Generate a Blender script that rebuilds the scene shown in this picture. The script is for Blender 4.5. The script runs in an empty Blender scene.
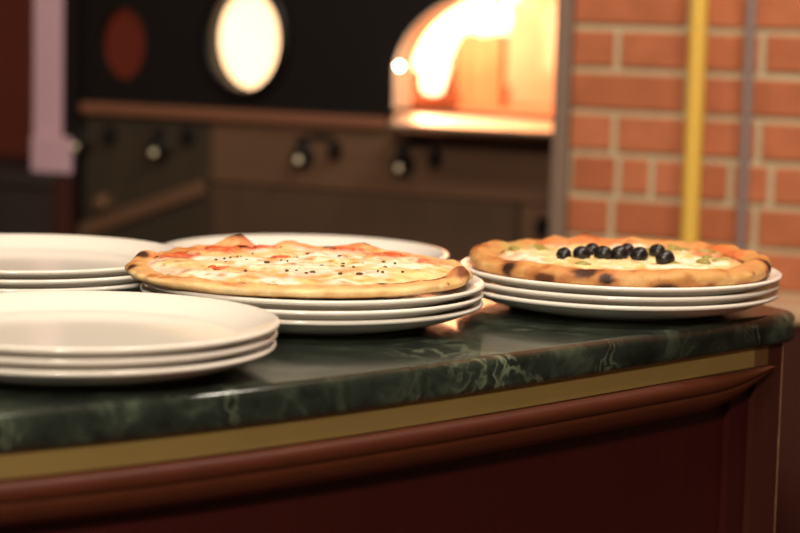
import bpy, bmesh, math, random
from mathutils import Vector, Matrix, noise
PI = math.pi
SC = bpy.context.scene
COL = SC.collection
rnd = random.Random(7)

# ------------------------------------------------------------------ helpers
def lin(r, g, b):
    def f(c):
        c /= 255.0
        return c / 12.92 if c <= 0.04045 else ((c + 0.055) / 1.055) ** 2.4
    return (f(r), f(g), f(b), 1.0)

def link_mesh(name, verts, faces, mat, parent=None, smooth=True, cols=None):
    me = bpy.data.meshes.new(name)
    me.from_pydata([tuple(v) for v in verts], [], faces)
    if cols is not None:
        at = me.color_attributes.new('Col', 'FLOAT_COLOR', 'POINT')
        flat = []
        for c in cols:
            flat += [c[0], c[1], c[2], 1.0]
        at.data.foreach_set('color', flat)
    bm = bmesh.new(); bm.from_mesh(me)
    bmesh.ops.recalc_face_normals(bm, faces=bm.faces)
    bm.to_mesh(me); bm.free()
    if smooth:
        me.polygons.foreach_set('use_smooth', [True] * len(me.polygons))
    if mat: me.materials.append(mat)
    o = bpy.data.objects.new(name, me)
    COL.objects.link(o)
    if parent: o.parent = parent
    return o

class MB:
    """collects shapes for one mesh"""
    def __init__(s): s.v = []; s.f = []
    def add(s, v, f):
        b = len(s.v); s.v += [Vector(x) for x in v]; s.f += [tuple(i + b for i in q) for q in f]
    def box(s, x0, x1, y0, y1, z0, z1, c=0.0):
        if c <= 0:
            v = [(x, y, z) for z in (z0, z1) for y in (y0, y1) for x in (x0, x1)]
            s.add(v, [(0, 2, 3, 1), (4, 5, 7, 6), (0, 1, 5, 4), (2, 6, 7, 3), (0, 4, 6, 2), (1, 3, 7, 5)])
            return
        bm = bmesh.new()
        bmesh.ops.create_cube(bm, size=1.0)
        for q in bm.verts:
            q.co = Vector(((x0 + x1) / 2 + q.co.x * (x1 - x0), (y0 + y1) / 2 + q.co.y * (y1 - y0), (z0 + z1) / 2 + q.co.z * (z1 - z0)))
        bmesh.ops.bevel(bm, geom=list(bm.edges), offset=c, segments=2, affect='EDGES', profile=0.6)
        bm.verts.index_update()
        s.add([q.co.copy() for q in bm.verts], [tuple(w.index for w in q.verts) for q in bm.faces]); bm.free()
    def lathe(s, prof, n=48, axis='z', origin=(0, 0, 0), sx=1.0, sy=1.0):
        """prof: (radius, height) list; axis z, or y (height runs along -y: towards the viewer)"""
        o = Vector(origin); v = []; f = []
        for r, h in prof:
            for k in range(n):
                a = 2 * PI * k / n
                if axis == 'z': v.append(o + Vector((r * math.cos(a) * sx, r * math.sin(a) * sy, h)))
                else: v.append(o + Vector((r * math.cos(a) * sx, -h, r * math.sin(a) * sy)))
        m = len(prof)
        for i in range(m - 1):
            for k in range(n):
                k2 = (k + 1) % n
                f.append((i * n + k, i * n + k2, (i + 1) * n + k2, (i + 1) * n + k))
        f.append(tuple(range(n))[::-1]); f.append(tuple((m - 1) * n + k for k in range(n)))
        s.add(v, f)
    def tube(s, pts, rads, n=14):
        pts = [Vector(p) for p in pts]; v = []; f = []
        if not hasattr(rads, '__len__'): rads = [rads] * len(pts)
        for i, p in enumerate(pts):
            t = (pts[min(i + 1, len(pts) - 1)] - pts[max(i - 1, 0)]).normalized()
            a = Vector((0, 0, 1)) if abs(t.z) < .9 else Vector((1, 0, 0))
            x = t.cross(a).normalized(); y = t.cross(x).normalized()
            for k in range(n):
                an = 2 * PI * k / n
                v.append(p + (x * math.cos(an) + y * math.sin(an)) * rads[i])
        for i in range(len(pts) - 1):
            for k in range(n):
                k2 = (k + 1) % n
                f.append((i * n + k, i * n + k2, (i + 1) * n + k2, (i + 1) * n + k))
        f.append(tuple(range(n))); f.append(tuple((len(pts) - 1) * n + k for k in range(n))[::-1])
        s.add(v, f)
    def blob(s, c, r, seed=0, amp=.15, n=12, m=8):
        c = Vector(c); r = Vector(r); v = []; f = []
        for i in range(m + 1):
            ph = PI * i / m
            for k in range(n):
                a = 2 * PI * k / n
                d = Vector((math.sin(ph) * math.cos(a), math.sin(ph) * math.sin(a), math.cos(ph)))
                q = 1 + amp * noise.noise(d * 1.7 + Vector((seed * 3.1, seed, 0)))
                v.append(c + Vector((d.x * r.x, d.y * r.y, d.z * r.z)) * q)
        for i in range(m):
            for k in range(n):
                k2 = (k + 1) % n
                f.append((i * n + k, i * n + k2, (i + 1) * n + k2, (i + 1) * n + k))
        s.add(v, f)
    def build(s, name, mat, parent=None, smooth=False, merge=False):
        o = link_mesh(name, s.v, s.f, mat, parent, smooth)
        if merge:
            bm = bmesh.new(); bm.from_mesh(o.data)
            bmesh.ops.remove_doubles(bm, verts=bm.verts, dist=1e-6); bm.to_mesh(o.data); bm.free()
        return o

def autosmooth(o, deg=35):
    o.data.polygons.foreach_set('use_smooth', [True] * len(o.data.polygons))
    bm = bmesh.new(); bm.from_mesh(o.data)
    for e in bm.edges:
        if len(e.link_faces) == 2:
            e.smooth = e.calc_face_angle(0) < math.radians(deg)
    bm.to_mesh(o.data); bm.free()
    return o

def tag(o, label=None, cat=None, group=None, kind=None):
    if label: o['label'] = label
    if cat: o['category'] = cat
    if group: o['group'] = group
    if kind: o['kind'] = kind
    return o

def empty(name, loc=(0, 0, 0), rz=0.0):
    o = bpy.data.objects.new(name, None); COL.objects.link(o)
    o.location = loc; o.rotation_euler = (0, 0, rz); o.empty_display_size = .05
    return o

# ------------------------------------------------------------------ materials
def mat(name, col, rough=.5, metal=0.0, spec=.5, coat=0.0, emis=None, estr=0.0, noise_amt=0.0, noise_scale=20.0, bump=0.0, bump_scale=60.0, stretch=None):
    m = bpy.data.materials.new(name); m.use_nodes = True
    nt = m.node_tree; b = nt.nodes['Principled BSDF']
    b.inputs['Base Color'].default_value = col
    b.inputs['Roughness'].default_value = rough
    b.inputs['Metallic'].default_value = metal
    b.inputs['Specular IOR Level'].default_value = spec
    b.inputs['Coat Weight'].default_value = coat
    b.inputs['Coat Roughness'].default_value = .08
    if emis:
        b.inputs['Emission Color'].default_value = emis
        b.inputs['Emission Strength'].default_value = estr
    if noise_amt or bump:
        tc = nt.nodes.new('ShaderNodeTexCoord')
        mp = nt.nodes.new('ShaderNodeMapping')
        if stretch: mp.inputs['Scale'].default_value = stretch
        nt.links.new(tc.outputs['Object'], mp.inputs['Vector'])
    if noise_amt:
        nz = nt.nodes.new('ShaderNodeTexNoise'); nz.inputs['Scale'].default_value = noise_scale; nz.inputs['Detail'].default_value = 5
        nt.links.new(mp.outputs['Vector'], nz.inputs['Vector'])
        mx = nt.nodes.new('ShaderNodeMix'); mx.data_type = 'RGBA'
        mx.inputs['A'].default_value = tuple(c * (1 - noise_amt) for c in col[:3]) + (1,)
        mx.inputs['B'].default_value = tuple(min(1, c * (1 + noise_amt)) for c in col[:3]) + (1,)
        nt.links.new(nz.outputs['Fac'], mx.inputs['Factor']); nt.links.new(mx.outputs['Result'], b.inputs['Base Color'])
    if bump:
        n2 = nt.nodes.new('ShaderNodeTexNoise'); n2.inputs['Scale'].default_value = bump_scale; n2.inputs['Detail'].default_value = 6
        nt.links.new(mp.outputs['Vector'], n2.inputs['Vector'])
        bp = nt.nodes.new('ShaderNodeBump'); bp.inputs['Strength'].default_value = bump; bp.inputs['Distance'].default_value = .002
        nt.links.new(n2.outputs['Fac'], bp.inputs['Height']); nt.links.new(bp.outputs['Normal'], b.inputs['Normal'])
    return m

def vcol_mat(name, rough=.55, bump=.25, bump_scale=500, sss=.0, spec=.4):
    m = bpy.data.materials.new(name); m.use_nodes = True
    nt = m.node_tree; b = nt.nodes['Principled BSDF']
    at = nt.nodes.new('ShaderNodeAttribute'); at.attribute_name = 'Col'
    tc = nt.nodes.new('ShaderNodeTexCoord')
    nz = nt.nodes.new('ShaderNodeTexNoise'); nz.inputs['Scale'].default_value = bump_scale; nz.inputs['Detail'].default_value = 4
    nt.links.new(tc.outputs['Object'], nz.inputs['Vector'])
    hsv = nt.nodes.new('ShaderNodeHueSaturation')
    mr = nt.nodes.new('ShaderNodeMapRange'); mr.inputs['To Min'].default_value = .82; mr.inputs['To Max'].default_value = 1.15
    nt.links.new(nz.outputs['Fac'], mr.inputs['Value']); nt.links.new(mr.outputs['Result'], hsv.inputs['Value'])
    nt.links.new(at.outputs['Color'], hsv.inputs['Color']); nt.links.new(hsv.outputs['Color'], b.inputs['Base Color'])
    bp = nt.nodes.new('ShaderNodeBump'); bp.inputs['Strength'].default_value = bump; bp.inputs['Distance'].default_value = .001
    nt.links.new(nz.outputs['Fac'], bp.inputs['Height']); nt.links.new(bp.outputs['Normal'], b.inputs['Normal'])
    b.inputs['Roughness'].default_value = rough; b.inputs['Specular IOR Level'].default_value = spec
    b.inputs['Subsurface Weight'].default_value = sss
    b.inputs['Subsurface Radius'].default_value = (.004, .002, .001); b.inputs['Subsurface Scale'].default_value = 1.0
    return m

def marble_mat():
    m = bpy.data.materials.new('green_marble'); m.use_nodes = True
    nt = m.node_tree; b = nt.nodes['Principled BSDF']; N = nt.nodes.new; L = nt.links.new
    tc = N('ShaderNodeTexCoord')
    warp = N('ShaderNodeTexNoise'); warp.inputs['Scale'].default_value = 7; warp.inputs['Detail'].default_value = 4
    L(tc.outputs['Object'], warp.inputs['Vector'])
    mixv = N('ShaderNodeMix'); mixv.data_type = 'VECTOR'; mixv.inputs['Factor'].default_value = .18
    L(tc.outputs['Object'], mixv.inputs['A']); L(warp.outputs['Color'], mixv.inputs['B'])
    nz = N('ShaderNodeTexNoise'); nz.inputs['Scale'].default_value = 26; nz.inputs['Detail'].default_value = 8; nz.inputs['Roughness'].default_value = .65
    L(mixv.outputs['Result'], nz.inputs['Vector'])
    cr = N('ShaderNodeValToRGB'); e = cr.color_ramp.elements
    e[0].position = .33; e[0].color = lin(21, 25, 21); e[1].position = .72; e[1].color = lin(70, 80, 65)
    k = e.new(.52); k.color = lin(37, 45, 37)
    L(nz.outputs['Fac'], cr.inputs['Fac'])
    # thin light veins where a warped noise crosses its middle
    vn = N('ShaderNodeTexNoise'); vn.inputs['Scale'].default_value = 8.5; vn.inputs['Detail'].default_value = 5; vn.inputs['Roughness'].default_value = .6
    mpv = N('ShaderNodeMapping'); mpv.inputs['Location'].default_value = (3.3, 1.7, .4); mpv.inputs['Rotation'].default_value = (0, 0, .8); mpv.inputs['Scale'].default_value = (1, 2.2, 1)
    L(mixv.outputs['Result'], mpv.inputs['Vector']); L(mpv.outputs['Vector'], vn.inputs['Vector'])
    sb = N('ShaderNodeMath'); sb.operation = 'SUBTRACT'; sb.inputs[1].default_value = .5; L(vn.outputs['Fac'], sb.inputs[0])
    ab = N('ShaderNodeMath'); ab.operation = 'ABSOLUTE'; L(sb.outputs[0], ab.inputs[0])
    vr = N('ShaderNodeMapRange'); vr.inputs['From Min'].default_value = .0; vr.inputs['From Max'].default_value = .018; vr.inputs['To Min'].default_value = 1; vr.inputs['To Max'].default_value = 0
    L(ab.outputs[0], vr.inputs['Value'])
    gate = N('ShaderNodeTexNoise'); gate.inputs['Scale'].default_value = 11; L(tc.outputs['Object'], gate.inputs['Vector'])
    gr = N('ShaderNodeMapRange'); gr.inputs['From Min'].default_value = .5; gr.inputs['From Max'].default_value = .68; L(gate.outputs['Fac'], gr.inputs['Value'])
    mu = N('ShaderNodeMath'); mu.operation = 'MULTIPLY'; L(vr.outputs[0], mu.inputs[0]); L(gr.outputs[0], mu.inputs[1])
    mx = N('ShaderNodeMix'); mx.data_type = 'RGBA'; mx.inputs['B'].default_value = lin(112, 122, 100)
    L(mu.outputs[0], mx.inputs['Factor']); L(cr.outputs['Color'], mx.inputs['A']); L(mx.outputs['Result'], b.inputs['Base Color'])
    b.inputs['Roughness'].default_value = .14; b.inputs['Specular IOR Level'].default_value = .5
    return m

def brick_mat():
    m = bpy.data.materials.new('red_brick'); m.use_nodes = True
    nt = m.node_tree; b = nt.nodes['Principled BSDF']; N = nt.nodes.new; L = nt.links.new
    g = N('ShaderNodeNewGeometry')
    cr = N('ShaderNodeValToRGB'); e = cr.color_ramp.elements
    e[0].color = lin(168, 98, 66); e[1].color = lin(190, 116, 80); L(g.outputs['Random Per Island'], cr.inputs['Fac'])
    tc = N('ShaderNodeTexCoord'); nz = N('ShaderNodeTexNoise'); nz.inputs['Scale'].default_value = 18; nz.inputs['Detail'].default_value = 6
    L(tc.outputs['Object'], nz.inputs['Vector'])
    mr = N('ShaderNodeMapRange'); mr.inputs['To Min'].default_value = .7; mr.inputs['To Max'].default_value = 1.3; L(nz.outputs['Fac'], mr.inputs['Value'])
    hs = N('ShaderNodeHueSaturation'); L(cr.outputs['Color'], hs.inputs['Color']); L(mr.outputs[0], hs.inputs['Value']); L(hs.outputs['Color'], b.inputs['Base Color'])
    n2 = N('ShaderNodeTexNoise'); n2.inputs['Scale'].default_value = 140; n2.inputs['Detail'].default_value = 5; L(tc.outputs['Object'], n2.inputs['Vector'])
    bp = N('ShaderNodeBump'); bp.inputs['Strength'].default_value = .4; bp.inputs['Distance'].default_value = .002
    L(n2.outputs['Fac'], bp.inputs['Height']); L(bp.outputs['Normal'], b.inputs['Normal'])
    b.inputs['Roughness'].default_value = .9; b.inputs['Specular IOR Level'].default_value = .2
    return m

M = {}
M['porcelain'] = mat('white_porcelain', lin(236, 230, 219), .13, spec=.5)
M['marble'] = marble_mat()
M['brass'] = mat('dull_brass', lin(156, 132, 78), .40, metal=.4, noise_amt=.16, noise_scale=9)
M['brass_dark'] = mat('tarnished_brass', lin(112, 84, 48), .45, metal=.4, noise_amt=.15, noise_scale=20)
M['mahogany'] = mat('mahogany_moulding', lin(72, 31, 14), .55, spec=.3, noise_amt=.3, noise_scale=16, stretch=(2, 2, 14))
M['mahogany_dark'] = mat('mahogany_panel', lin(52, 11, 8), .5, spec=.3, noise_amt=.22, noise_scale=12, stretch=(10, 10, 1))
M['mahogany_post'] = mat('mahogany_post', lin(56, 24, 15), .5, spec=.3, noise_amt=.3, noise_scale=14, stretch=(12, 12, 1))
M['brick'] = brick_mat()
M['mortar'] = mat('mortar', lin(190, 176, 142), .95, noise_amt=.15, noise_scale=40, bump=.4, bump_scale=200)
M['yellow'] = mat('yellow_paint', lin(226, 184, 82), .35)
M['greymetal'] = mat('grey_metal', lin(138, 121, 117), .36, metal=.1)
M['steel_trim'] = mat('brown_steel_trim', lin(130, 110, 96), .45, metal=.1)
M['steel'] = mat('brushed_steel', lin(108, 80, 60), .45, metal=.3, noise_amt=.25, noise_scale=6, stretch=(1, 1, 8))
M['steel_low'] = mat('brushed_steel_lower', lin(86, 66, 50), .48, metal=.3, noise_amt=.3, noise_scale=5, stretch=(8, 1, 1))
M['steel_side'] = mat('smoked_steel_side', lin(64, 53, 40), .48, metal=.3, noise_amt=.3, noise_scale=5, stretch=(8, 1, 1))
M['copper'] = mat('coppery_steel_ledge', lin(172, 118, 90), .3, metal=.6)
M['tray'] = mat('polished_steel_shelf', lin(240, 220, 195), .33, metal=.8)
M['black'] = mat('black_enamel', lin(17, 12, 11), .55, spec=.25)
M['gunmetal'] = mat('gunmetal_ring', lin(20, 16, 15), .4, metal=.5)
M['knob'] = mat('black_knob', lin(20, 17, 15), .4)
M['cap'] = mat('glint_knob_cap', lin(235, 222, 190), .12)  # pale colour paints the glint of the shiny knob caps
M['firebrick'] = mat('firebrick', lin(228, 204, 178), .9, noise_amt=.14, noise_scale=14, bump=.4, bump_scale=60)
M['firebrick2'] = mat('firebrick_tile', lin(200, 138, 100), .9, noise_amt=.18, noise_scale=16)
M['log'] = mat('firewood_bark', lin(120, 70, 40), .9, noise_amt=.3, noise_scale=30)
M['flame'] = mat('flame', lin(255, 190, 110), .8, emis=(1, .70, .42, 1), estr=4)
M['glow'] = mat('lit_porthole_glass', lin(255, 230, 190), .3, emis=(1, .60, .31, 1), estr=2.2)
M['redglow'] = mat('dim_red_glass', lin(60, 20, 12), .3, emis=(1, .14, .05, 1), estr=.045)  # dim red oval pane, faintly emissive
M['glint'] = mat('painted_glint', lin(255, 230, 190), .3, emis=(1, .82, .6, 1), estr=34)  # glow of the added glint bead, no real lamp
M['lilac'] = mat('lilac_paint', lin(196, 160, 172), .5)
M['wood_wall'] = mat('dark_red_wood_panelling', lin(98, 38, 20), .6, noise_amt=.3, noise_scale=10, stretch=(12, 12, 1))
M['cupboard'] = mat('dark_grey_cupboard', lin(44, 38, 32), .5)
M['cupboard_side'] = mat('dark_red_cupboard_side', lin(60, 26, 18), .5)
M['ledge'] = mat('beige_ledge', lin(188, 158, 128), .7)
M['floor'] = mat('terracotta_floor', lin(120, 78, 56), .5, noise_amt=.15, noise_scale=8)
M['ceiling'] = mat('cream_ceiling', lin(214, 198, 172), .9)
M['plaster'] = mat('cream_plaster', lin(196, 168, 132), .9)
M['olive'] = mat('black_olive', lin(22, 17, 20), .34, spec=.45, noise_amt=.3, noise_scale=60)
M['tomato'] = mat('cooked_tomato', lin(204, 88, 44), .35, noise_amt=.25, noise_scale=120, bump=.3, bump_scale=300)
M['herb'] = mat('oregano_flakes', lin(92, 62, 26), .8)
M['greens'] = mat('soft_green_topping', lin(150, 138, 66), .4, noise_amt=.25, noise_scale=120)
M['crust'] = vcol_mat('baked_dough', .62, .35, 420)
M['cheese'] = vcol_mat('melted_cheese', .32, .3, 330, spec=.45)
M['worn'] = mat('chipped_paint', lin(168, 128, 96), .8, noise_amt=.5, noise_scale=160)

# ------------------------------------------------------------------ setting
YAW = math.radians(-26)
PW = Vector((.438, 3.34, 0))                    # a point on the brick wall's face
NOUT = Vector((-math.sin(-YAW), -math.cos(-YAW), 0))
PO = PW - NOUT * .12                            # the oven's face stands 12 cm further back

fl = MB(); fl.box(-4, 3.5, -2.5, 6.5, -.05, 0); tag(fl.build('floor', M['floor']), kind='structure')
ce = MB(); ce.box(-4, 3.5, -2.5, 6.5, 2.75, 2.8); tag(ce.build('ceiling', M['ceiling']), kind='structure')

# brick wall: one mesh of laid bricks over a mortar bed
wr = empty('wall_right', PW, YAW); tag(wr, kind='structure')
bed = MB(); bed.box(-.2, 2.2, .006, .35, 0, 2.75); bed.build('mortar_bed', M['mortar'], wr)
bk = MB()
PITCH = .0648; J = .0052
custom = {-4: [-.2, -.12, -.065, -.003, .06, .123, .238, .353, .468, .583, .698]}
def brick(u0, u1, z0, z1, side=False):
    c = .0025
    if u1 - u0 < .012: return
    f = [(u0 + c, 0, z0 + c), (u1 - c, 0, z0 + c), (u1 - c, 0, z1 - c), (u0 + c, 0, z1 - c)]
    g = [(u0, c, z0), (u1, c, z0), (u1, c, z1), (u0, c, z1)]
    h = [(u0, .02, z0), (u1, .02, z0), (u1, .02, z1), (u0, .02, z1)]
    bk.add(f + g + h, [(0, 1, 2, 3)] + [(a + i, a + (i + 1) % 4, 4 + a + (i + 1) % 4, 4 + a + i) for a in (0, 4) for i in range(4)])
for k in range(-21, 22):
    z0 = 1.353 + PITCH * k
    if z0 + PITCH > 2.74 or z0 < -.05: continue
    if k in custom:
        us = custom[k] + [custom[k][-1] + .229 * i for i in range(1, 8)]
    else:
        st = -.128 - .229 if k % 2 else -.0135 - .229
        us = [st + .229 * i for i in range(12)]
    for a, b_ in zip(us[:-1], us[1:]):
        a2 = max(a + J, -.2); b2 = min(b_ - J, 2.2)
        jit = rnd.uniform(-.0008, .0008)
        if b2 > a2: brick(a2, b2, max(z0 + J + jit, .002), z0 + PITCH - J + jit)
bk.build('brickwork', M['brick'], wr)

# wainscot under the bricks, with a pale ledge on top
wn = empty('trim_1', PW, YAW); tag(wn, kind='structure')
w = MB(); w.box(-.19, 2.2, -.085, -.045, 0, .935); w.build('wainscot_panel', M['mahogany_post'], wn)
w = MB(); w.box(-.19, 2.2, -.095, -.002, .936, .958, .004); w.build('wainscot_ledge', M['ledge'], wn)

# wall behind and beside the oven
wb = MB(); wb.box(-3.2, 2.2, .95, 1.05, 0, 2.75); o = wb.build('wall_back', M['plaster']); o.location = PO; o.rotation_euler.z = YAW; tag(o, kind='structure')
wl = empty('wall_left', PO, YAW); tag(wl, kind='structure')
w = MB(); w.box(-3.0, -1.20, .30, .36, 0, 2.74); w.build('wood_panelling', M['wood_wall'], wl)
for a, b_ in ((-1.60, -1.497), (-1.86, -1.76), (-2.12, -2.02)):
    w = MB(); w.box(a, b_, .28, .299, 0, 2.74, .006); w.build('panel_batten', M['wood_wall'], wl)
# lilac painted door casing standing on a low dark cupboard
tr = empty('trim_2', PO, YAW); tag(tr, kind='structure')
w = MB(); w.box(-1.274, -1.2120, -.03, .06, 1.062, 2.74, .003); w.build('lilac_casing', M['lilac'], tr)
w = MB(); w.box(-1.268, -1.184, -.045, -.031, 1.062, 1.128, .004); w.build('lilac_plinth', M['lilac'], tr)

# ------------------------------------------------------------------ oven
ov = empty('pizza_oven', PO, YAW)
tag(ov, 'black fronted steel pizza oven with arched glowing mouth and oval window', 'oven')
UR = -.2
# black fascia with an arched mouth and two oval openings
def fascia():
    cu = bpy.data.curves.new('tmp', 'CURVE'); cu.dimensions = '2D'; cu.fill_mode = 'BOTH'; cu.extrude = .029
    def spl(pts):
        s = cu.splines.new('POLY'); s.points.add(len(pts) - 1); s.use_cyclic_u = True
        for p, q in zip(s.points, pts): p.co = (q[0], q[1], 0, 1)
    spl([(-1.184, 1.192), (UR, 1.192), (UR, 1.95), (-1.184, 1.95)])
    def mouth():
        pts = [(-.566, 1.205), (-.2, 1.205), (-.2, 1.262)]
        n = 40
        cx, ax, bz, zs = -.336, .23, .155, 1.262
        for i in range(n + 1):
            a = PI * i / n
            x = cx + ax * math.cos(a)
            if x < -.2: pts.append((x, zs + bz * math.sin(a)))
        return pts
    spl(mouth())
    for cx, cz, rx, rz in ((-.848, 1.312, .068, .086), (-1.105, 1.296, .048, .064)):
        spl([(cx + rx * math.cos(2 * PI * i / 56), cz + rz * math.sin(2 * PI * i / 56)) for i in range(56)])
    t = bpy.data.objects.new('tmp', cu); COL.objects.link(t)
    me = bpy.data.meshes.new_from_object(t.evaluated_get(bpy.context.evaluated_depsgraph_get()))
    bpy.data.objects.remove(t); bpy.data.curves.remove(cu)
    for v in me.vertices:
        x, z, e = v.co; v.co = (x, e + .029, z)      # 58 mm thick, front face at y = 0
    me.name = 'fascia'; me.materials.clear(); me.materials.append(M['black'])
    o = bpy.data.objects.new('fascia', me); COL.objects.link(o); o.parent = ov
    return o
fascia()
# refractory jamb lining the mouth
def arch(ax, bz, cx, zs, z0, n=40, xmax=-.2):
    pts = [(cx - ax, z0)]
    a1 = math.acos(max(-1, min(1, (xmax - cx) / ax)))
    for i in range(n + 1):
        a = PI - (PI - a1) * i / n
        pts.append((cx + ax * math.cos(a), zs + bz * math.sin(a)))
    pts.append((xmax, z0))
    return pts
A = arch(.2298, .1548, -.336, 1.262, 1.2055, xmax=-.2005); B = arch(.2258, .1508, -.336, 1.262, 1.2055, xmax=-.2045)
v = []; f = []
for y in (-.002, .06):
    for q in (A, B):
        v += [(x, y, z) for x, z in q]
nA = len(A)
for i in range(nA - 1):
    f += [(i, i + 1, nA + i + 1, nA + i), (2 * nA + i, 3 * nA + i, 3 * nA + i + 1, 2 * nA + i + 1), (nA + i, nA + i + 1, 3 * nA + i + 1, 3 * nA + i), (i, 2 * nA + i, 2 * nA + i + 1, i + 1)]
link_mesh('mouth_jamb', v, f, M['firebrick'], ov, False)
# baking chamber: a vault seen through the mouth
ch = arch(.56, .26, -.70, 1.262, 1.180, xmax=-.15)
v = []; f = []
ys = [.0605, .3, .55, .78]
for y in ys: v += [(x, y, z) for x, z in ch]
m_ = len(ch)
for j in range(len(ys) - 1):
    for i in range(m_ - 1):
        f.append((j * m_ + i, j * m_ + i + 1, (j + 1) * m_ + i + 1, (j + 1) * m_ + i))
f.append(tuple((len(ys) - 1) * m_ + i for i in range(m_)))
o = link_mesh('chamber_vault', v, f, M['firebrick'], ov, False)
w = MB(); w.box(-1.26, -.205, .0585, .79, 1.165, 1.184); w.box(-.5655, -.231, .0, .0584, 1.186, 1.2049); w.build('baking_floor', M['firebrick2'], ov)
# upright refractory tiles at the back of the chamber
for i in range(4):
    w = MB(); x = -.745 + i * .030
    w.box(x, x + .027, .58, .615, 1.1845, 1.322 + (.004 if i % 2 else 0), .002); w.build('refractory_tile', M['firebrick2'], ov)
# oval panes: the lit porthole and a dim red one
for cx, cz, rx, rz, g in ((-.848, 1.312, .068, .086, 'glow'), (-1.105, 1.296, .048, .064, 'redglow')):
    w = MB(); w.lathe([(1.0, .0), (1.0, -.012)], 56, 'y', (cx, .018, cz), rx - .001, rz - .001); w.build('oval_glass', M[g], ov)
    prof = [(1.0, 0), (1.0, .012), (1.06, .018), (1.2, .016), (1.26, .006), (1.26, 0)]
    if g == 'glow':
        w = MB()
        n = 56; v = []; f = []
        for r, h in prof:
            v += [(cx + (rx + (r - 1) * .07) * math.cos(2 * PI * k / n), -h, cz + (rz + (r - 1) * .07) * math.sin(2 * PI * k / n)) for k in range(n)]
        for i in range(len(prof) - 1):
            for k in range(n): f.append((i * n + k, i * n + (k + 1) % n, (i + 1) * n + (k + 1) % n, (i + 1) * n + k))
        w.add(v, f); w.build('porthole_ring', M['gunmetal'], ov, True)
# body under the ledge
w = MB(); w.box(-1.184, UR, .06, .9, 0, 1.165); w.build('oven_body', M['black'], ov)
w = MB(); w.box(-1.184, UR, .80, .9, 1.165, 1.95); w.box(-1.184, UR, .06, .8, 1.9, 1.95); w.build('hood_shell', M['black'], ov)
w = MB(); w.box(-1.184, -.922, .0, .058, .05, 1.168, .003); w.build('side_panel', M['steel_side'], ov)
w = MB(); w.box(-.919, UR, .0, .058, 1.062, 1.168, .003); w.build('control_panel', M['steel'], ov)
w = MB(); w.box(-.919, -.339, .004, .058, .05, 1.059, .003); w.build('lower_panel', M['steel_low'], ov)
w = MB(); w.box(-.333, UR, .004, .058, .05, 1.059, .003); w.build('corner_panel', M['steel'], ov)
w = MB(); w.box(-1.184, -.5775, -.016, .057, 1.170, 1.1905, .005); w.build('ledge', M['copper'], ov)
v = []
for u, d in ((-.5765, .058), (-.229, 0)):
    v += [(u, .0575, 1.2045), (u + d, -.110, 1.1900), (u + d, -.116, 1.1880), (u + d, -.116, 1.1830), (u + d, -.110, 1.1820), (u, .0575, 1.1850)]
f = [(i, (i + 1) % 6, 6 + (i + 1) % 6, 6 + i) for i in range(6)] + [(5, 4, 3, 2, 1, 0), (6, 7, 8, 9, 10, 11)]
link_mesh('mouth_shelf', v, f, M['tray'], ov, False)
w = MB(); w.box(-1.2105, -1.1855, -.03, .06, 0, 1.95, .004); w.build('side_post', M['black'], ov)
# control knobs: tall black levers with a shiny cap whose glint is painted pale, and smaller plain ones
for u, z in ((-1.194, 1.117), (-1.029, 1.115), (-.741, 1.118), (-.551, 1.115)):
    w = MB(); w.lathe([(.020, 0), (.020, .012), (.016, .016), (.014, .034), (.011, .038)], 28, 'y', (u + .012, -.001, z), .8, 1.0)
    k = autosmooth(w.build('knob', M['knob'], ov))
    w = MB(); w.box(u + .006, u + .018, -.028, -.004, z, z + .034, .003); w.build('knob_grip', M['knob'], k)
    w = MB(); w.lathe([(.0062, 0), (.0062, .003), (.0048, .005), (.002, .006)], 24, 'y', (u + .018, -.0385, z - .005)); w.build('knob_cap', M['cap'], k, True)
for u, z in ((-1.123, 1.135), (-.962, 1.141), (-.670, 1.131), (-.482, 1.127), (-.289, 1.027)):
    w = MB(); w.lathe([(.013, 0), (.013, .010), (.010, .014), (.008, .024)], 24, 'y', (u, -.001 if z > 1.05 else .003, z), .8, 1.3); autosmooth(w.build('small_knob', M['knob'], ov))
for u, z in ((-.70, 1.152), (-.515, 1.150)):
    w = MB(); w.box(u - .022, u + .022, -.006, -.0005, z - .005, z + .005, .002); w.build('control_label_plate', M['knob'], ov)
# slanting flat bar on the side panel
d = Vector((-.929 + 1.191, 0, 1.052 - .955)); L_ = d.length
w = MB(); w.box(0, L_, -.012, -.001, -.013, .013, .002); o = w.build('brace', M['copper'], ov); o.location = (-1.191, 0, .955); o.rotation_euler = (0, -math.atan2(d.z, d.x), 0)
o.data.materials[0] = M['steel']
w = MB(); w.lathe([(.016, 0), (.014, .02), (.006, .024)], 24, 'y', (-1.137, -.001, 1.012)); autosmooth(w.build('glint_cap', M['steel'], ov))  # steel cap added to stand for a faint round glint
# added glowing bead standing in for a glint on the mouth's edge
w = MB(); w.lathe([(.0055, 0), (.0055, .006)], 20, 'y', (-.551, .0, 1.277)); lb = w.build('glint_base', M['gunmetal'], ov)
w = MB(); w.blob((-.551, -.010, 1.277), (.0052, .0052, .0052), 1, 0, 20, 12); w.build('glint_bead', M['glint'], lb, True)

# steel corner post between oven and bricks
w = MB(); w.box(-.226, -.201, -.012, .10, 0, 2.74, .004); o = w.build('corner_post', M['steel_trim']); o.location = PW; o.rotation_euler.z = YAW
tag(o, 'brown grey steel upright between the oven and the brick wall', 'post')

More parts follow.
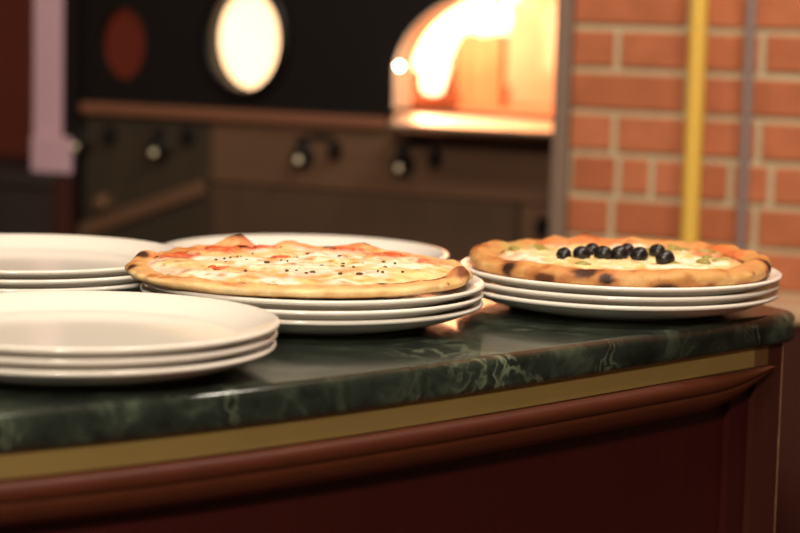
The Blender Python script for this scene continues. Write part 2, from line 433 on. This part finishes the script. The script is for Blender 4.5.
# wood fire in the chamber
fr = empty('wood_fire', PO + Vector((math.cos(YAW) * -.70 - math.sin(YAW) * .40, math.sin(YAW) * -.70 + math.cos(YAW) * .40, 1.1845)), YAW)
tag(fr, 'wood fire blazing inside the arched oven mouth', 'fire')
for i, (a, b_, r) in enumerate((((-.10, -.05, .022), (.06, .02, .022), .020), ((-.11, .03, .022), (.05, .03, .022), .020), ((-.08, -.02, .058), (.05, .02, .056), .018))):
    w = MB(); w.tube([a, b_], r, 12); w.build('log', M['log'], fr)
FL = [(-.085 + i * .020, 0.0, (.24, .28, .30, .30, .27, .21, .12)[i], .024) for i in range(7)] + [(-.075 + i * .03, .265, (.27, .29, .28, .25)[i], .026) for i in range(4)]
for i, (x, y, h, rr) in enumerate(FL):
    x += rnd.uniform(-.006, .006); y += rnd.uniform(-.045, .045) if i < 7 else rnd.uniform(-.01, .01)
    pts = []; rd = []
    for q in range(11):
        t = q / 10
        pts.append((x + .014 * math.sin(3 * t + i * 1.7) * t * 1.6 + (.05 * t * t if i > 2 else 0), y + .01 * math.sin(4 * t + i), .035 + h * t)); rd.append(rr * (math.sin(PI * (.22 + .78 * t)) ** .9) + .0008)
    w = MB(); w.tube(pts, rd, 12); w.build('flame', M['flame'], fr, True)
w = MB(); w.tube([(-.09, .27, .022), (.05, .265, .022)], .020, 12); w.build('log', M['log'], fr)

# ------------------------------------------------------------------ pipes and the low cupboard
def wl_loc(u, out=0, z=0):
    return PW + Vector((math.cos(YAW) * u, math.sin(YAW) * u, 0)) + NOUT * out + Vector((0, 0, z))
gp = empty('gas_pipe', wl_loc(0, .0)); gp.rotation_euler.z = YAW
tag(gp, 'thick yellow pipe running up the brick wall', 'pipe')
w = MB(); w.tube([(.0108, -.03, .96), (.0108, -.03, 2.74)], .0138, 20); autosmooth(w.build('pipe_run', M['yellow'], gp))
for z in (1.62, 2.4):
    w = MB(); w.tube([(.0108, -.03, z), (.0108, -.03, z + .02)], .0168, 20); w.box(.0048, .0168, -.02, .0, z + .004, z + .016); autosmooth(w.build('pipe_clip', M['greymetal'], gp))
cp = empty('conduit_pipe', wl_loc(.082, .0)); cp.rotation_euler.z = YAW
tag(cp, 'thin grey metal pipe on the brick wall beside the yellow pipe', 'pipe')
w = MB(); w.tube([(.0075, -.025, .96), (.0075, -.025, 2.74)], .0078, 18); autosmooth(w.build('pipe_run', M['greymetal'], cp))
for z in (1.62, 2.4):
    w = MB(); w.tube([(.0075, -.025, z), (.0075, -.025, z + .016)], .010, 18); w.box(.0025, .0125, -.018, .0, z + .003, z + .013); autosmooth(w.build('pipe_clip', M['greymetal'], cp))

cb = empty('low_cupboard', PO, YAW)
tag(cb, 'low dark cupboard below the lilac casing beside the oven', 'cupboard')
w = MB(); w.box(-2.2, -1.214, -.05, .275, 0, 1.035); w.build('cupboard_body', M['cupboard'], cb)
w = MB(); w.box(-1.2105, -1.180, -.055, -.032, 0, 1.056, .003); w.build('cupboard_side', M['cupboard_side'], cb)
w = MB(); w.box(-2.2, -1.2125, -.058, .275, 1.0355, 1.061, .003); w.build('cupboard_top', M['cupboard'], cb)
for a in (-2.15, -1.72):
    w = MB(); w.box(a, a + .39, -.064, -.0505, .1, 1.01, .003); dr = w.build('cupboard_door', M['cupboard'], cb)
    w = MB(); w.box(a + .34, a + .352, -.085, -.0645, .6, .72, .003); w.build('handle', M['greymetal'], dr)

# ------------------------------------------------------------------ counter
ZC = 1.089                                     # top of the marble
def yc(x):
    if x >= -.28: return -.45366 * x ** 3 + .37333 * x ** 2 + .94109 * x + 1.77440
    y0 = -.45366 * (-.28) ** 3 + .37333 * .28 ** 2 - .94109 * .28 + 1.7744
    s0 = -3 * .45366 * .28 ** 2 - 2 * .37333 * .28 + .94109
    return y0 + s0 * (x + .28) + .26 * (x + .28) ** 2
def nrm(x):
    e = 1e-4; t = Vector((2 * e, yc(x + e) - yc(x - e), 0)).normalized()
    return Vector((t.y, -t.x, 0))
def front(x, off): return Vector((x, yc(x), 0)) - nrm(x) * off

XS = [-1.15 + i * (1.15 + .384) / 90 for i in range(91)]
outline = [Vector((x, yc(x), 0)) for x in XS]
# rounded corner, end and back edge
C0 = Vector((.384, yc(.384), 0)); K = Vector((.4035, yc(.4035), 0)); C1 = Vector((.3925, 2.2035, 0))
for i in range(1, 9):
    t = i / 9; outline.append(C0 * (1 - t) ** 2 + K * 2 * t * (1 - t) + C1 * t * t)
outline += [C1]
for p in ((.362, 2.258), (.325, 2.32), (.27, 2.39), (.2, 2.455), (.13, 2.505), (.05, 2.545), (-.05, 2.585), (-.15, 2.61), (-.5, 2.66), (-1.15, 2.70)):
    outline.append(Vector((p[0], p[1], 0)))
def loop_off(pts, d):
    n = len(pts); out = []
    for i in range(n):
        a = (pts[i] - pts[i - 1]).normalized(); b_ = (pts[(i + 1) % n] - pts[i]).normalized()
        na = Vector((-a.y, a.x, 0)); nb = Vector((-b_.y, b_.x, 0)); m = (na + nb)
        m = m / max(.3, (1 + na.dot(nb)))
        out.append(pts[i] + m * d)
    return out
def slab(name, m, prof, parent=None):
    v = []; f = []; n = len(outline)
    for d, z in prof: v += [p + Vector((0, 0, z)) for p in loop_off(outline, d)]
    for j in range(len(prof) - 1):
        for i in range(n):
            i2 = (i + 1) % n; f.append((j * n + i, j * n + i2, (j + 1) * n + i2, (j + 1) * n + i))
    f.append(tuple(range(n))[::-1]); f.append(tuple((len(prof) - 1) * n + i for i in range(n)))
    return autosmooth(link_mesh(name, v, f, m, parent, True), 40)
T = .030; R1 = .0085; R2 = .005
prof = [(R2 + .001, ZC - T)] + [(R2 - R2 * math.sin(a), ZC - T + R2 - R2 * math.cos(a)) for a in [PI / 2 * i / 4 for i in range(0, 5)]]
prof += [(R1 - R1 * math.cos(a), ZC - R1 + R1 * math.sin(a)) for a in [PI / 2 * i / 7 for i in range(0, 8)]] + [(R1 + .002, ZC)]
ct = slab('marble_countertop', M['marble'], prof)
tag(ct, 'dark green marble bar top with rounded edge carrying the plates', 'countertop')

ca = empty('bar_cabinet', (.0, 2.1, 0))
tag(ca, 'dark red wooden bar front with brass strip under the marble', 'cabinet')
def sweep(name, m, x0, x1, prof, n=60, taper=None, smooth=30):
    v = []; f = []; k = len(prof)
    for i in range(n + 1):
        x = x0 + (x1 - x0) * i / n
        for off, z in (prof if not taper else taper(x, prof)):
            p = front(x, off); v.append((p.x - ca.location.x, p.y - ca.location.y, z))
    for i in range(n):
        for j in range(k):
            j2 = (j + 1) % k; f.append((i * k + j, i * k + j2, (i + 1) * k + j2, (i + 1) * k + j))
    f.append(tuple(range(k))[::-1]); f.append(tuple(n * k + j for j in range(k)))
    return autosmooth(link_mesh(name, v, f, m, ca, True), smooth)
ZB = ZC - T
sweep('brass_strip', M['brass'], -1.1, .3535, [(.006, ZB - .0005), (.006, ZB - .0195), (.016, ZB - .0195), (.016, ZB - .0005)])
sweep('strip_end', M['brass_dark'], .3540, .3700, [(.0065, ZB - .0005), (.0065, ZB - .0195), (.016, ZB - .0195), (.016, ZB - .0005)], 6)
mp = [(.016, ZB - .0205), (.003, ZB - .0205), (-.003, ZB - .0212), (-.0058, ZB - .0235), (-.0068, ZB - .027), (-.0066, ZB - .031), (-.0055, ZB - .0345),
      (-.0040, ZB - .0352), (-.0048, ZB - .0362), (-.0047, ZB - .040), (-.0032, ZB - .0445), (-.0002, ZB - .0490), (.0035, ZB - .0525), (.0075, ZB - .0550), (.016, ZB - .0555)]
def tap(x, prof):
    if x < .290: return prof
    t = max(0.0, 1 - ((x - .290) / (.3725 - .290)) ** 2.0)
    zt = ZB - .0205
    return [(o_ if o_ > .004 else .004 + (o_ - .004) * (.35 + .65 * t), zt + (z - zt) * (.10 + .90 * t)) for o_, z in prof]
sweep('moulding', M['mahogany'], -1.1, .3725, mp, 110, tap, 50)
sweep('front_panel', M['mahogany_dark'], -1.1, .336, [(.022, ZB - .05), (.022, 0), (.04, 0), (.04, ZB - .05)])
sweep('stile', M['mahogany_dark'], .3365, .3575, [(.015, ZB - .021), (.015, 0), (.04, 0), (.04, ZB - .021)], 6)
def edge_prof(o0): return [(o0, ZB - .0005), (o0, 0), (.05, 0), (.05, ZB - .0005)]
sweep('pilaster', M['mahogany_post'], .3580, .3885, [(.008, ZB - .021), (.008, 0), (.05, 0), (.05, ZB - .021)], 8)
sweep('pilaster_head', M['mahogany_post'], .3705, .3885, [(.008, ZB - .0005), (.008, ZB - .0205), (.05, ZB - .0205), (.05, ZB - .0005)], 8)
# chipped edge of the pilaster: irregular pale flecks on the arris
v = []; f = []; zz = ZB - .004; N = 150
for i in range(N + 1):
    z = ZB - .004 - i * (ZB - .01) / N
    wd = .0002 + .0022 * max(0, noise.noise(Vector((0, 3.1, z * 38)))) + .0012 * max(0, noise.noise(Vector((5, 1, z * 130))))
    p0 = front(.3888 - wd * .8, .0076); p1 = front(.3893, .0078)
    v += [(p0.x - ca.location.x, p0.y - ca.location.y, z), (p1.x - ca.location.x, p1.y - ca.location.y, z)]
    p2 = front(.3893, .012); v += [(p2.x - ca.location.x, p2.y - ca.location.y, z)]
for i in range(N): f += [(3 * i, 3 * i + 1, 3 * i + 4, 3 * i + 3), (3 * i + 1, 3 * i + 2, 3 * i + 5, 3 * i + 4)]
link_mesh('chipped_edge', v, f, M['worn'], ca, False)
# carcass under the slab
v = []; n = len(outline); lo = loop_off(outline, .06)
for z in (0, ZB - .001): v += [p + Vector((-ca.location.x, -ca.location.y, z)) for p in lo]
f = [(i, (i + 1) % n, n + (i + 1) % n, n + i) for i in range(n)] + [tuple(range(n))[::-1], tuple(range(n, 2 * n))]
link_mesh('carcass', v, f, M['mahogany_dark'], ca, False)

# ------------------------------------------------------------------ plates
def plate_mesh():
    R = .16
    pr = [(.0005, .0035), (.094, .0035), (.098, .0), (.103, .0), (.106, .0025), (.118, .0042), (.132, .0072), (.146, .0122), (.1555, .0168),
          (.1588, .0178), (.16, .0195), (.1596, .0212), (.158, .0221), (.1556, .0218), (.149, .0193), (.140, .0150), (.1325, .0115), (.127, .0094), (.120, .0083), (.06, .0081), (.0005, .0081)]
    # smooth the profile once before turning it
    for _ in range(1):
        q = [pr[0]]
        for a_, b_ in zip(pr[:-1], pr[1:]):
            q += [(a_[0] * .75 + b_[0] * .25, a_[1] * .75 + b_[1] * .25), (a_[0] * .25 + b_[0] * .75, a_[1] * .25 + b_[1] * .75)]
        pr = q + [pr[-1]]
    n = 128; v = []; f = []
    for r, h in pr:
        for k in range(n): v.append((r * math.cos(2 * PI * k / n), r * math.sin(2 * PI * k / n), h))
    for i in range(len(pr) - 1):
        for k in range(n):
            k2 = (k + 1) % n; f.append((i * n + k, i * n + k2, (i + 1) * n + k2, (i + 1) * n + k))
    f.append(tuple(range(n))[::-1]); f.append(tuple((len(pr) - 1) * n + k for k in range(n)))
    o = link_mesh('plate', v, f, M['porcelain'], None, True)
    return o
SP = .0087
proto = plate_mesh()
first = True
def plate(x, y, lvl, label, group, rz=0.0, dz=0.0):
    global first
    if first: o = proto; first = False
    else:
        o = proto.copy(); COL.objects.link(o)
    o.location = (x, y, ZC + .0002 + lvl * SP + dz); o.rotation_euler = (0, 0, rz)
    tag(o, label, 'plate', group)
    return o
GS = 'stacked white pizza plates on the marble bar'
plate(-.2580, 1.7597, 0, 'white plate at the bottom of the empty stack nearest the marble edge', GS)
plate(-.2572, 1.7600, 1, 'white plate in the middle of the empty stack nearest the marble edge', GS, 1)
plate(-.2556, 1.7597, 2, 'empty white plate on top of the stack nearest the marble edge', GS, 2)
plate(-.0814, 2.0462, 0, 'white plate at the bottom of the stack under the cheese and tomato pizza', GS)
plate(-.0812, 2.0440, 1, 'middle white plate of the stack under the cheese and tomato pizza', GS, 1)
plate(-.0800, 2.0462, 2, 'white plate directly under the cheese and tomato pizza', GS, 2, .0)
plate(.2170, 2.1884, 0, 'white plate at the bottom of the stack under the olive pizza', GS)
plate(.2178, 2.1890, 1, 'middle white plate of the stack under the olive pizza', GS, 1)
plate(.2193, 2.1884, 2, 'white plate directly under the pizza with black olives', GS, 2, .0004)
plate(-.3780, 2.1986, 0, 'white plate at the bottom of the empty stack behind the front plates', GS)
plate(-.3745, 2.1990, 1, 'middle white plate of the empty stack behind the front plates', GS, 1)
plate(-.3759, 2.1986, 2, 'empty white plate on top of the stack behind the front plates', GS, 2)
plate(-.1060, 2.4200, 0, 'single empty white plate behind the cheese and tomato pizza', GS)

# ------------------------------------------------------------------ pizzas
def nz(x, y, z=0.0): return noise.noise(Vector((x, y, z)))
def mixc(a, b, t):
    t = max(0.0, min(1.0, t)); return tuple(a[i] * (1 - t) + b[i] * t for i in range(3))
def sm(e0, e1, x):
    t = max(0.0, min(1.0, (x - e0) / (e1 - e0))); return t * t * (3 - 2 * t)
def dang(a, b):
    return (a - b + PI) % (2 * PI) - PI
PALE = lin(248, 220, 164)[:3]; GOLD = lin(224, 166, 88)[:3]; BROWN = lin(168, 92, 40)[:3]; CHAR = lin(36, 17, 11)[:3]; TOAST = lin(190, 116, 52)[:3]
def make_pizza(root, R0, h0, wc, bumps, chars, patches, seed, ht=.0065, pale=0.5, topcols=None, ell=0.0, spots=.22, dough=None):
    NT = 240
    PALE_, GOLD_ = dough or (PALE, GOLD)
    s = seed * 7.3
    def Rt(a): return R0 * (1 + ell * math.cos(2 * a) + .012 * nz(math.cos(a) * 1.3 + s, math.sin(a) * 1.3) + .004 * nz(math.cos(a) * 6 + s, math.sin(a) * 6))
    def ht_c(a):
        h = h0 * (1 + .16 * nz(math.cos(a) * 2.2, math.sin(a) * 2.2, s) + .08 * nz(math.cos(a) * 7, math.sin(a) * 7, s))
        for b_ in bumps:
            d = dang(a, math.radians(b_[0])) * R0 / b_[1]
            h += b_[2] * math.exp(-d * d)
        return h
    # crust ring profile, t = 0 at the underside to 1 at the inner top
    NP = 26
    v = []; cols = []; f = []
    for i in range(NT):
        a = 2 * PI * i / NT; R = Rt(a); h = ht_c(a); ca_, sa = math.cos(a), math.sin(a)
        wca = wc * (1 + .18 * nz(ca_ * 3, sa * 3, s + 4))
        for j in range(NP):
            t = j / (NP - 1)
            if t < .12:
                q = t / .12; r = R * .55 + (R - .010 - R * .55) * q; z = -.004 * max(0, .6 - q) / .6
                r = R - .06 + (.06 - .009) * q
            else:
                q = (t - .12) / .88; an = -PI * .42 + q * PI * 1.25
                cx = R - wca / 2
                r = cx + wca / 2 * math.cos(an) * (1.0 if an < PI / 2 else 1.15); zc_ = h * .5
                z = zc_ + h * .5 * math.sin(an) if an < PI / 2 else ht * .8 + (h - ht * .8) * max(0, math.sin(an)) ** 1.2
                if an < 0: z = max(0.0002, zc_ + zc_ * math.sin(an) * 1.12)
            dsp = .0011 * nz(r * ca_ * 110, r * sa * 110, z * 110 + s) + .0016 * nz(r * ca_ * 38, r * sa * 38, z * 38 + s)
            dsp += .0026 * max(0, nz(ca_ * 9 + t * 2, sa * 9, s + t * 3)) * sm(.5, .7, t) * (1.0 if sa > -.35 else .35)
            if t > .14:
                r += dsp; z = max(.0004, z + dsp * .8)
            v.append((r * ca_, r * sa, z))
            # colour of the baked dough
            zz = z / max(h, .001)
            n1 = nz(r * ca_ * 30, r * sa * 30, z * 60 + s); n2 = nz(r * ca_ * 95, r * sa * 95, z * 120 + s)
            c = mixc(GOLD_, PALE_, pale + .55 * n1 + .5 * n2)
            c = mixc(c, BROWN, .75 * sm(.26, .0, zz) * (1 if t < .5 else 0))
            c = mixc(c, TOAST, (.5 + .8 * n1 + .5 * n2) * sm(.62, .95, zz))
            for p in patches:
                if p[5] > .78 and p[6] > 0 and t > .62:
                    pa = math.radians(p[0]); dd = math.hypot((r * ca_ - p[1] * math.cos(pa)) / (p[2] * 1.05), (r * sa - p[1] * math.sin(pa)) / (p[3] * 1.25)) * (1 + .5 * n2 + .4 * n1)
                    c = mixc(c, p[4], .6 * sm(1.05, .65, dd) * sm(.62, .78, t))
            c = mixc(c, BROWN, spots * sm(.28, .5, nz(r * ca_ * 48, r * sa * 48, z * 70 + s + 8) + .35 * n2))
            for ch_ in chars:
                da = dang(a, math.radians(ch_[0])) * R0; dt = (t - ch_[1]) * .052
                dd = math.hypot(da / ch_[2], dt / ch_[3])
                dd *= 1 + .35 * nz(r * ca_ * 160, r * sa * 160, z * 160)
                c = mixc(c, mixc(BROWN, CHAR, ch_[4]), sm(1.0, .55, dd))
                c = mixc(c, BROWN, .5 * sm(1.6, .9, dd) * sm(.5, .9, dd))
            cols.append(c)
    for i in range(NT):
        i2 = (i + 1) % NT
        for j in range(NP - 1): f.append((i * NP + j, i2 * NP + j, i2 * NP + j + 1, i * NP + j + 1))
    b0 = len(v); v.append((0, 0, -.004)); cols.append(BROWN)
    for i in range(NT): f.append((i * NP, b0, ((i + 1) % NT) * NP))
    link_mesh('crust', v, f, M['crust'], root, True, cols)
    # topping: melted cheese over tomato sauce
    v = []; cols = []; f = []; NR = 52
    CH, WH, RED, YEL = topcols
    def top_z(x, y, r, Rm):
        e = sm(Rm, Rm - .02, r)
        return ht + .0022 * nz(x * 28, y * 28, s + 2) + .0018 * nz(x * 62, y * 62, s) + .0008 * nz(x * 150, y * 150, s) * 1.0 + .0030 * e
    for j in range(NR + 1):
        for i in range(NT):
            a = 2 * PI * i / NT; Rm = Rt(a) - wc * .80
            r = Rm * (j / NR); x, y = r * math.cos(a), r * math.sin(a)
            z = top_z(x, y, r, Rm)
            n1 = nz(x * 34, y * 34, s + 9); n2 = nz(x * 85, y * 85, s + 5); n3 = nz(x * 16, y * 16, s + 1)
            c = mixc(CH, YEL, .5 + .9 * n2)
            c = mixc(c, WH, sm(-.05, .35, n1 + .35 * n3))
            rim = sm(Rm - .022, Rm - .004, r)
            redn = sm(.15, .5, n3 * 1.2 + n2 * .35 + rim * .35)
            c = mixc(c, RED, redn * .45)
            for p in patches:
                pa = math.radians(p[0]); px, py = p[1] * math.cos(pa), p[1] * math.sin(pa)
                dd = math.hypot((x - px) / p[2], (y - py) / p[3]) * (1 + .55 * n2 + .3 * n1)
                wgt = sm(1.05, .6, dd)
                c = mixc(c, p[4], wgt * p[5]); z += wgt * p[6]
            n4 = nz(x * 190, y * 190, s + 3); z += .0007 * n4
            c = mixc(c, YEL, .5 * sm(.1, .5, n4)); c = mixc(c, WH, .4 * sm(.1, .5, -n4))
            br = sm(.38, .55, nz(x * 55, y * 55, s + 14) + .3 * n2)
            c = mixc(c, GOLD, br * .8); c = mixc(c, TOAST, .6 * sm(.42, .58, n2 + .25 * n1))
            z += .0015 * (1 - (r / Rm) ** 2)
            v.append((x, y, z)); cols.append(c)
    for j in range(NR):
        for i in range(NT):
            i2 = (i + 1) % NT
            f.append((j * NT + i, j * NT + i2, (j + 1) * NT + i2, (j + 1) * NT + i))
    link_mesh('melted_topping', v, f, M['cheese'], root, True, cols)
    return top_z

WHITE = lin(255, 248, 224)[:3]; CREAM = lin(250, 228, 170)[:3]; YELL = lin(232, 190, 112)[:3]; REDS = lin(226, 108, 58)[:3]; ORNG = lin(230, 138, 78)[:3]; RED1 = lin(220, 84, 40)[:3]; GRN = lin(176, 166, 92)[:3]

p1 = empty('margherita_pizza', (-.0930, 2.046, 1.1289))
tag(p1, 'round pizza with melted white cheese, tomato and charred crust bubbles, no olives', 'pizza')
make_pizza(p1, .1580, .0108, .020,
    bumps=[(118, .016, .012), (97, .018, .006), (67, .02, .007), (168, .022, .006), (-12, .015, .006), (80, .05, .002), (130, .05, .002), (140, .03, .002), (45, .03, .001)],
    chars=[(193, .60, .013, .009, .85), (172, .74, .013, .009, .9), (118, .72, .011, .010, .95), (81, .8, .010, .006, .95), (-14, .64, .015, .014, .6), (-34, .84, .036, .005, .3),
           (-2, .45, .004, .004, .5), (-30, .5, .003, .003, .5), (66, .72, .010, .005, .4), (186, .5, .004, .004, .6), (97, .72, .010, .005, .3), (-14, .3, .006, .004, .6)],
    patches=[(168, .118, .024, .032, RED1, 1, .001), (134, .116, .026, .028, RED1, 1, .002), (113, .120, .024, .024, RED1, 1, .002), (92, .124, .016, .020, ORNG, .85, .002), (70, .120, .022, .022, RED1, .95, .002),
             (41, .114, .028, .024, RED1, .95, .001), (17, .124, .014, .03, RED1, .9, .001), (-164, .053, .03, .03, WHITE, .9, .001), (-78, .06, .045, .035, WHITE, .8, .001), (-1, .085, .035, .03, WHITE, .85, .001),
             (60, .05, .03, .04, WHITE, .7, .001), (-118, .088, .016, .010, ORNG, .8, .0), (-45, .07, .014, .02, ORNG, .5, .0), (15, .06, .02, .02, YELL, .6, 0)],
    seed=3, ht=.0098, pale=.62, topcols=(CREAM, WHITE, ORNG, YELL), ell=.022)
for i, (x, y, a, rx, ry) in enumerate(((-.067, -.066, .3, .009, .0045), (-.077, -.060, 1.0, .005, .003), (-.088, .098, .4, .010, .006), (-.04, .112, -.3, .012, .006), (.085, .080, -.5, .012, .006), (-.116, .035, 1.2, .010, .006), (.034, .112, 0, .010, .005), (-.020, .030, .5, .010, .005))):
    w = MB(); w.blob((0, 0, 0), (rx, ry, .0020), i, .35, 16, 10); o = w.build('tomato_piece', M['tomato'], p1, True); o.location = (x, y, .0142); o.rotation_euler.z = a
fk = MB()
for i in range(34):
    a = rnd.uniform(0, 2 * PI); r = .115 * math.sqrt(rnd.random())
    fk.blob((r * math.cos(a), r * math.sin(a), .0128 + .0024), (rnd.uniform(.0009, .0024), rnd.uniform(.0008, .0016), .0009), i, .3, 7, 5)
tag(fk.build('oregano_flakes', M['herb'], p1), kind='stuff')
for i, (x, y, rx) in enumerate(((.015, -.084, .003), (.057, -.088, .0034), (-.03, -.02, .003), (.04, -.09, .0022))):
    w = MB(); w.blob((x, y, .0154), (rx, rx * .6, .0012), i + 5, .3, 10, 6); w.build('basil_scrap', M['herb'], p1)

p2 = empty('olive_pizza', (.2183, 2.188, 1.1246))
tag(p2, 'round pizza topped with a heap of whole black olives', 'pizza')
make_pizza(p2, .149, .0175, .029,
    bumps=[(165, .035, .003), (150, .012, .003), (80, .010, .004), (115, .009, .003), (45, .010, .003), (15, .012, .003), (-140, .02, .001), (100, .012, .005), (60, .03, .003), (30, .03, .002), (-3, .02, .003), (128, .03, .001)],
    chars=[(-142, .50, .013, .013, .95), (-124, .34, .017, .008, .75), (-108, .64, .019, .011, .9), (-100, .44, .009, .010, .95), (-79, .24, .018, .010, .95), (-13, .55, .010, .022, .95), (-19, .35, .007, .008, .8),
           (100, .72, .008, .008, .6), (172, .7, .012, .006, .2), (-146, .72, .016, .004, .35), (-60, .3, .006, .004, .4), (-35, .5, .003, .003, .4), (150, .75, .010, .004, .3)],
    patches=[(97, .112, .030, .022, REDS, .95, .002), (118, .108, .025, .022, REDS, .9, .002), (75, .113, .016, .016, ORNG, .7, .002), (45, .115, .026, .020, REDS, .75, .002), (22, .106, .030, .034, RED1, .9, .001),
             (146, .105, .028, .026, GRN, .85, .002), (60, .07, .03, .02, GRN, .6, .001), (-20, .07, .04, .03, WHITE, .9, .001), (-100, .06, .05, .03, CREAM, .8, .001), (-5, .105, .02, .02, GRN, .6, .001), (-60, .09, .03, .02, WHITE, .7, .001), (180, .07, .03, .04, CREAM, .6, .001)],
    seed=11, ht=.0105, spots=.6, pale=.25, dough=(lin(226, 186, 128)[:3], lin(204, 152, 88)[:3]), topcols=(CREAM, WHITE, ORNG, YELL))
OL = [(-.058, -.036, .0072), (-.040, -.030, .0078), (-.027, .004, .0076), (-.019, -.026, .0080), (-.002, -.020, .0078), (.0085, .010, .0076), (.0165, -.032, .0082), (.039, .014, .0074), (.0395, -.052, .0080)]
for i, (x, y, r) in enumerate(OL):
    w = MB(); n = 20
    w.blob((0, 0, 0), (r * 1.12, r * .95, r * .95), i, .06, 20, 12)
    o = w.build('olive', M['olive'], p2, True); o.location = (x, y, .0130 + r * .84); o.scale = (1.1, 1.1, 1.1); o.rotation_euler = (rnd.uniform(-.3, .3), rnd.uniform(-.3, .3), rnd.uniform(0, 3))
for i in range(15):
    a = math.radians((140, 150, 158, 60, 48, 70, -8, 8, 20, -20, -50, -120, 33, 44, 56)[i]); r = (.10, .085, .11, .075, .09, .06, .10, .09, .108, .085, .075, .085, .112, .100, .114)[i]
    w = MB(); w.blob((0, 0, 0), (rnd.uniform(.006, .011), rnd.uniform(.004, .007), .003), i + 20, .4, 12, 8)
    o = w.build('vegetable_slice', M['greens'], p2, True); o.location = (r * math.cos(a), r * math.sin(a), .0146); o.rotation_euler.z = rnd.uniform(0, 3)

# ------------------------------------------------------------------ light
def area(name, loc, target, size, power, col):
    l = bpy.data.lights.new(name, 'AREA'); l.energy = power; l.color = col; l.shape = 'DISK'; l.size = size
    o = bpy.data.objects.new(name, l); COL.objects.link(o); o.location = loc
    o.rotation_euler = (Vector(target) - Vector(loc)).to_track_quat('-Z', 'Y').to_euler()
    return o
WARM = (1, .87, .71)
area('unseen_ceiling_light', (-.35, -.9, 2.6), (-.05, 2.0, 1.1), .34, 79, WARM)
area('unseen_ceiling_light', (.25, 1.5, 2.65), (.0, 2.05, 1.1), .34, 17, WARM)  # unseen fill added above the counter
area('unseen_ceiling_light', (.7, 2.2, 2.6), (.75, 3.2, 1.2), .3, 15, (1, .90, .77))  # unseen light added for the brick wall
area('unseen_ceiling_light', (-1.1, 2.2, 2.6), (-.7, 3.6, 1.1), .3, 7, (1, .82, .68))  # unseen light aimed at the oven front
def pt(name, loc, power, col, r):
    l = bpy.data.lights.new(name, 'POINT'); l.energy = power; l.color = col; l.shadow_soft_size = r
    o = bpy.data.objects.new(name, l); COL.objects.link(o); o.location = loc
def ovw(u, y, z): return PO + Vector((math.cos(YAW) * u - math.sin(YAW) * y, math.sin(YAW) * u + math.cos(YAW) * y, z))
pt('fire_light', ovw(-.74, .30, 1.43), 19, (1, .69, .46), .05)
pt('fire_light', ovw(-.66, .15, 1.37), 3.0, (1, .70, .47), .03)

wd = bpy.data.worlds.new('room_air'); SC.world = wd; wd.use_nodes = True
wd.node_tree.nodes['Background'].inputs['Color'].default_value = (1, .78, .55, 1)
wd.node_tree.nodes['Background'].inputs['Strength'].default_value = .06

# ------------------------------------------------------------------ camera
F = 2210.0; PITCH_C = .1211; ROLL = .0254
cam = bpy.data.cameras.new('camera'); co = bpy.data.objects.new('camera', cam); COL.objects.link(co)
cam.sensor_width = 36; cam.lens = F / 800 * 36; cam.clip_start = .05; cam.clip_end = 50
c, s = math.cos(PITCH_C), math.sin(PITCH_C); cr, sr = math.cos(ROLL), math.sin(ROLL)
right0 = Vector((1, 0, 0)); up0 = Vector((0, s, c)); back = Vector((0, -c, s))
right = right0 * cr + up0 * sr; up = up0 * cr - right0 * sr
co.matrix_world = Matrix(((right.x, up.x, back.x, 0), (right.y, up.y, back.y, 0), (right.z, up.z, back.z, 1.39), (0, 0, 0, 1)))
cam.dof.use_dof = True; cam.dof.focus_distance = 2.0; cam.dof.aperture_fstop = 3.8; cam.dof.aperture_blades = 0
SC.camera = co

SC.view_settings.view_transform = 'Standard'; SC.view_settings.look = 'None'
SC.view_settings.exposure = 0.0; SC.view_settings.gamma = 1.0; SC.view_settings.use_curve_mapping = False
SC.cycles.use_denoising = True
SC.cycles.sample_clamp_indirect = 6.0
SC.cycles.max_bounces = 8
